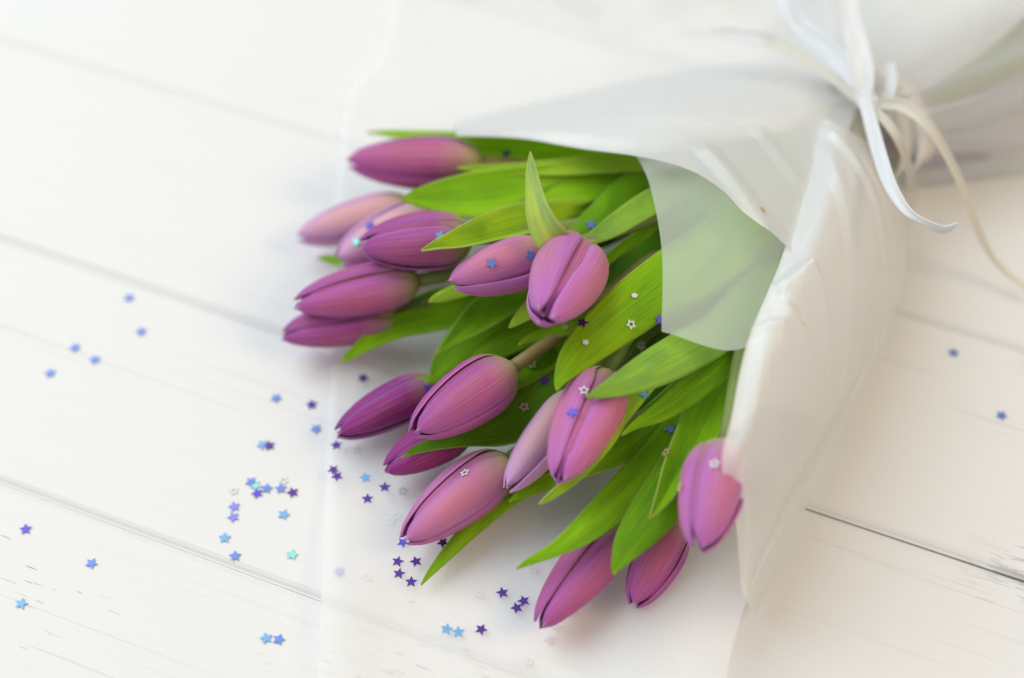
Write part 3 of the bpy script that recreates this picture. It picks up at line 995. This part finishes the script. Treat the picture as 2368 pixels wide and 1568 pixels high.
# ------------------------------------------------------------------ star confetti
def star_mesh(name, hollow, r_in=0.46, thick=0.00018):
    verts, faces = [], []
    rings = []
    def ring(scale, z):
        st = len(verts)
        for k in range(10):
            a = math.pi / 2 + k * math.pi / 5
            r = (1.0 if k % 2 == 0 else r_in) * scale
            verts.append((math.cos(a) * r, math.sin(a) * r, z))
        return st
    h = thick / 0.0025
    if hollow:
        def pent(scale, z):
            st = len(verts)
            for k in range(10):
                a = math.pi / 2 + k * math.pi / 5
                r = scale * (1.0 if k % 2 == 0 else 0.80)
                verts.append((math.cos(a) * r, math.sin(a) * r, z))
            return st
        a, b, c, d = ring(1, 0), ring(1, h), pent(0.40, h), pent(0.40, 0)
        for k in range(10):
            k2 = (k + 1) % 10
            faces += [(a + k, a + k2, b + k2, b + k), (b + k, b + k2, c + k2, c + k), (c + k, c + k2, d + k2, d + k), (d + k, d + k2, a + k2, a + k)]
    else:
        a, b = ring(1, 0), ring(1, h)
        verts.append((0, 0, h)); top = len(verts) - 1
        verts.append((0, 0, 0)); bot = len(verts) - 1
        for k in range(10):
            k2 = (k + 1) % 10
            faces += [(a + k, a + k2, b + k2, b + k), (b + k, b + k2, top), (a + k2, a + k, bot)]
    me = bpy.data.meshes.new(name)
    me.from_pydata(verts, [], faces)
    me.update()
    return me


SOLID = star_mesh('star', False)
RING = star_mesh('star_ring', True, 0.56)
TINY = star_mesh('star_dot', False, 0.72)
SOLID.materials.append(FOIL)
RING.materials.append(PEARL)
TINY.materials.append(PEARL)

BLUE = (0.15, 0.26, 0.66, 1)
SKY = (0.18, 0.42, 0.72, 1)
TEAL = (0.28, 0.68, 0.66, 1)
INDIGO = (0.12, 0.09, 0.58, 1)
VIOLET = (0.10, 0.03, 0.30, 1)
DARK = (0.05, 0.012, 0.14, 1)
LAV = (0.25, 0.24, 0.72, 1)
PEARLC = (0.88, 0.88, 0.85, 1)
GOLD = (0.62, 0.52, 0.26, 1)
dg = bpy.context.evaluated_depsgraph_get()
bpy.context.view_layer.update()
dg.update()


def cast(x, y, skip_paper=False):
    o = CAM.copy()
    d = ray(x, y).normalized()
    for _ in range(12):
        ok, loc, nrm, idx, ob, mtx = SC.ray_cast(dg, o, d)
        if not ok:
            return P(x, y, 0), Vector((0, 0, 1))
        if ob.name.startswith(('strand', 'band')) or (skip_paper and ob.parent == wrap):
            o = loc + d * 0.0002
            continue
        if nrm.dot(d) > 0:
            nrm = -nrm
        return loc, nrm
    return loc, nrm


srng = random.Random(5)
placements = []


def put(x, y, mesh, col, label, group, cat='confetti star', r=0.00255, skip=False, name='confetti_star', tilt=0.0):
    loc, nrm = cast(x, y, skip)
    nrm = nrm.normalized()
    if loc.z < 0.012:
        nrm = nrm.lerp(Vector((0, 0, 1)), 0.85).normalized()
    placements.append((x, y, mesh, col, label, group, cat, r, name, loc, nrm, tilt))


G1 = 'foil star confetti scattered around the bouquet'
G2 = 'pearly white star confetti'
on_table = [
    ('small blue star in the loose group of five on the plank far from the tulips', [(299, 690, BLUE), (327, 768, BLUE), (174, 805, BLUE), (220, 833, BLUE), (117, 864, BLUE)]),
    ('indigo star lying alone on the plank just below the plank seam', [(60, 1225, INDIGO)]),
    ('blue star lying alone on the middle of the grained plank', [(212, 1304, BLUE)]),
    ('blue star lying beside dark chips in the white paint', [(50, 1397, SKY)]),
    ('teal star touching a blue one as a pair on the plank', [(616, 1477, SKY)]),
    ('blue star touching a teal one as a pair on the plank', [(645, 1480, BLUE)]),
    ('light blue star nearest the plank seam, above a darker blue one', [(520, 1245, SKY)]),
    ('blue star lying almost on the plank seam', [(544, 1287, BLUE)]),
    ('pale teal star lying alone near the paper edge', [(676, 1284, TEAL)]),
    ('light blue star lying alone under the clustered stars', [(656, 1191, SKY)]),
    ('lavender star of a touching pair, on the side of the clustered chain', [(542, 1173, LAV)]),
    ('lavender star of a touching pair, on the side of the plank seam', [(540, 1197, LAV)]),
    ('blue star at the end of the clustered chain of stars', [(581, 1116, BLUE)]),
    ('teal star overlapping a blue one in the cluster', [(592, 1124, TEAL)]),
    ('blue star beside the teal one in the middle of the chain', [(617, 1131, BLUE)]),
    ('blue star touching the dark violet end of the chain', [(650, 1131, BLUE)]),
    ('small indigo star just under the teal one of the cluster', [(595, 1142, INDIGO)]),
    ('dark violet star ending the clustered chain of stars', [(677, 1140, VIOLET)]),
    ('light blue star overlapped by a violet one on the plank', [(607, 1030, SKY)]),
    ('violet star overlapping a light blue one on the plank', [(623, 1032, VIOLET)]),
    ('blue star lying apart above the paper edge', [(639, 922, BLUE)]),
    ('violet star lying apart near the deep magenta tulip', [(721, 937, VIOLET)]),
    ('blue star lying close to the tip of the deep magenta tulip', [(731, 993, BLUE)]),
    ('blue star lying alone on the beige plank beside the seam', [(2205, 817, BLUE)]),
    ('deep blue star lying alone in the middle of the beige plank', [(2316, 962, BLUE)]),
]
for lab, items in on_table:
    for x, y, c in items:
        put(x, y, SOLID, c, lab, G1)
on_paper = [
    ('dark violet star in the gap between the purple and magenta tulips', [(840, 876, VIOLET)]),
    ('violet star just beneath the deep magenta tulip tip', [(778, 1031, VIOLET)]),
    ('violet star in a touching pair on the paper below the magenta tulip', [(771, 1088, VIOLET), (780, 1103, VIOLET)]),
    ('pale blue star on the paper before the crossed magenta tulip', [(845, 1106, SKY)]),
    ('violet star on the paper between two hollow stars', [(890, 1128, VIOLET)]),
    ('violet star lying alone below the pale blue one on paper', [(850, 1155, VIOLET)]),
    ('violet star touching the tip of the pink tulip', [(932, 1256, INDIGO)]),
    ('dark star in the shade between pink tulip and long leaf', [(1024, 1256, DARK)]),
    ('violet star in the group of four beside the long leaf tip', [(920, 1300, VIOLET), (962, 1300, VIOLET), (923, 1328, VIOLET), (951, 1347, VIOLET)]),
    ('pale blue star touching another blue star on the paper', [(1033, 1456, SKY), (1060, 1463, SKY)]),
    ('violet star beside the pair of pale blue stars', [(1113, 1457, VIOLET)]),
    ('violet star standing apart from the touching two of the trio', [(1162, 1372, VIOLET)]),
    ('violet star of the touching two, closer to the mauve tulip', [(1211, 1391, VIOLET)]),
    ('violet star of the touching two, farther from the mauve tulip', [(1195, 1407, VIOLET)]),
]
for lab, items in on_paper:
    for x, y, c in items:
        put(x, y, SOLID, c, lab, G1)
on_flowers = [
    ('indigo star on the pale pink tulip near the plum bud', [(856, 523, INDIGO)]),
    ('teal star on the tip of the pale pink tulip', [(825, 560, TEAL)]),
    ('blue star on the plum tulip with the curled tip', [(1018, 547, SKY)]),
    ('blue star in the middle of the pink tulip', [(1137, 609, BLUE)]),
    ('blue star on the pink tulip next to the round lilac bud', [(1226, 591, BLUE)]),
    ('blue star on the green leaf above the round lilac bud', [(1366, 521, BLUE)]),
    ('dark star on the leaf behind the mauve tulip stem', [(1172, 357, DARK)]),
    ('indigo star on the broad leaf at the paper flap edge', [(1524, 740, INDIGO)]),
    ('blue star between leaves above the lilac tulip', [(1488, 912, SKY)]),
    ('bright blue star on the dark leaf beside the folded leaf', [(1550, 994, BLUE)]),
    ('dark violet star on the dark leaf behind the plump tulip', [(1258, 880, VIOLET)]),
    ('indigo star in the seam of the lilac tulip', [(1325, 955, INDIGO)]),
    ('dark star in the shade below the round lilac bud', [(1347, 748, DARK)]),
    ('dark violet star in the trough of the folded leaf', [(1567, 1141, DARK)]),
    ('violet star on the foot of the deep magenta tulip', [(989, 899, INDIGO)]),
]
for lab, items in on_flowers:
    for x, y, c in items:
        put(x, y, SOLID, c, lab, G1, skip=True)
put(786, 1322, SOLID, LAV, 'lavender star showing dimly through the lifted paper', G1, skip=True)
hollow = [
    ('hollow white star on the broad leaf beside the paper flap', [(1458, 751, PEARLC)]),
    ('hollow white star at the margin of the broad leaf', [(1481, 800, PEARLC)]),
    ('hollow white star on the lilac tulip beside a leaf tip', [(1350, 904, PEARLC)]),
    ('hollow star in shade on the dark leaf behind the plump tulip', [(1212, 942, (0.70, 0.55, 0.38, 1))]),
    ('hollow golden star beside the brown tulip stem', [(1229, 842, GOLD)]),
    ('hollow white star on the pink tulip', [(1076, 1095, PEARLC)]),
    ('hollow white star on the tulip under the paper flap', [(1653, 1074, PEARLC)]),
    ('hollow golden star in the trough of the folded leaf', [(1575, 1128, (0.80, 0.74, 0.36, 1))]),
    ('hollow golden star deep between the leaves', [(1542, 1047, GOLD)]),
]
for lab, items in hollow:
    for x, y, c in items:
        put(x, y, RING, c, lab, G2, r=0.0022, skip=True)
hollow2 = [
    ('hollow white star in the shade along the side of the mauve tulip', [(1330, 1418, PEARLC)]),
    ('hollow white star just beside the mauve tulip tip', [(1286, 1449, PEARLC)]),
    ('hollow pinkish star on the paper below the mauve tulip', [(1273, 1482, (0.9, 0.80, 0.84, 1))]),
    ('hollow white star on paper by the covered plank seam', [(1222, 1532, PEARLC)]),
    ('hollow white star on bare paper between leaf tip and violet trio', [(1105, 1374, PEARLC)]),
    ('hollow white star beside the long blade tip', [(1234, 1318, PEARLC)]),
    ('hollow silvery star between the crossed magenta and the pink tulip', [(932, 1137, (0.62, 0.70, 0.70, 1))]),
    ('hollow white star near the edge of the paper sheet', [(848, 1337, PEARLC)]),
    ('hollow white star under the deep magenta tulip', [(800, 1042, PEARLC), (825, 1042, PEARLC)]),
    ('hollow white star on the paper beside the pink tulip tip', [(916, 1194, PEARLC), (902, 1207, PEARLC)]),
]
for lab, items in hollow2:
    for x, y, c in items:
        put(x, y, RING, c, lab, G2, r=0.0022)
put(540, 1136, RING, PEARLC, 'hollow white star on the plank beside the clustered stars', G2, r=0.0022)
put(656, 1112, RING, PEARLC, 'hollow white star just above the clustered stars', G2, r=0.0022)
dots = [
    (1467, 685, PEARLC, 'tiny solid white star on the broad leaf', True),
    (1354, 793, PEARLC, 'tiny solid white star on the edge of the broad leaf', True),
    (1308, 757, GOLD, 'tiny golden star under the round lilac bud', True),
    (950, 1388, PEARLC, 'tiny pale star on the paper below the violet group of four', False),
    (1073, 1500, PEARLC, 'tiny pale star on the covered plank seam', False),
    (1763, 486, (0.8, 0.5, 0.1, 1), 'tiny golden fleck on the translucent paper flap', False),
]
for x, y, c, lab, skip in dots:
    put(x, y, TINY, c, lab, G2, r=0.0014, skip=skip)

for (x, y, mesh, col, label, group, cat, r, name, loc, nrm, tilt) in placements:
    o = bpy.data.objects.new(name, mesh)
    COL.objects.link(o)
    o.location = loc + nrm * 0.00045
    q = nrm.to_track_quat('Z', 'Y')
    spin = Matrix.Rotation(srng.uniform(0, 2 * math.pi), 4, 'Z')
    o.matrix_world = Matrix.Translation(loc + nrm * 0.00045) @ q.to_matrix().to_4x4() @ spin @ Matrix.Diagonal((r, r, r, 1))
    o.color = col
    tag(o, label, cat, group)
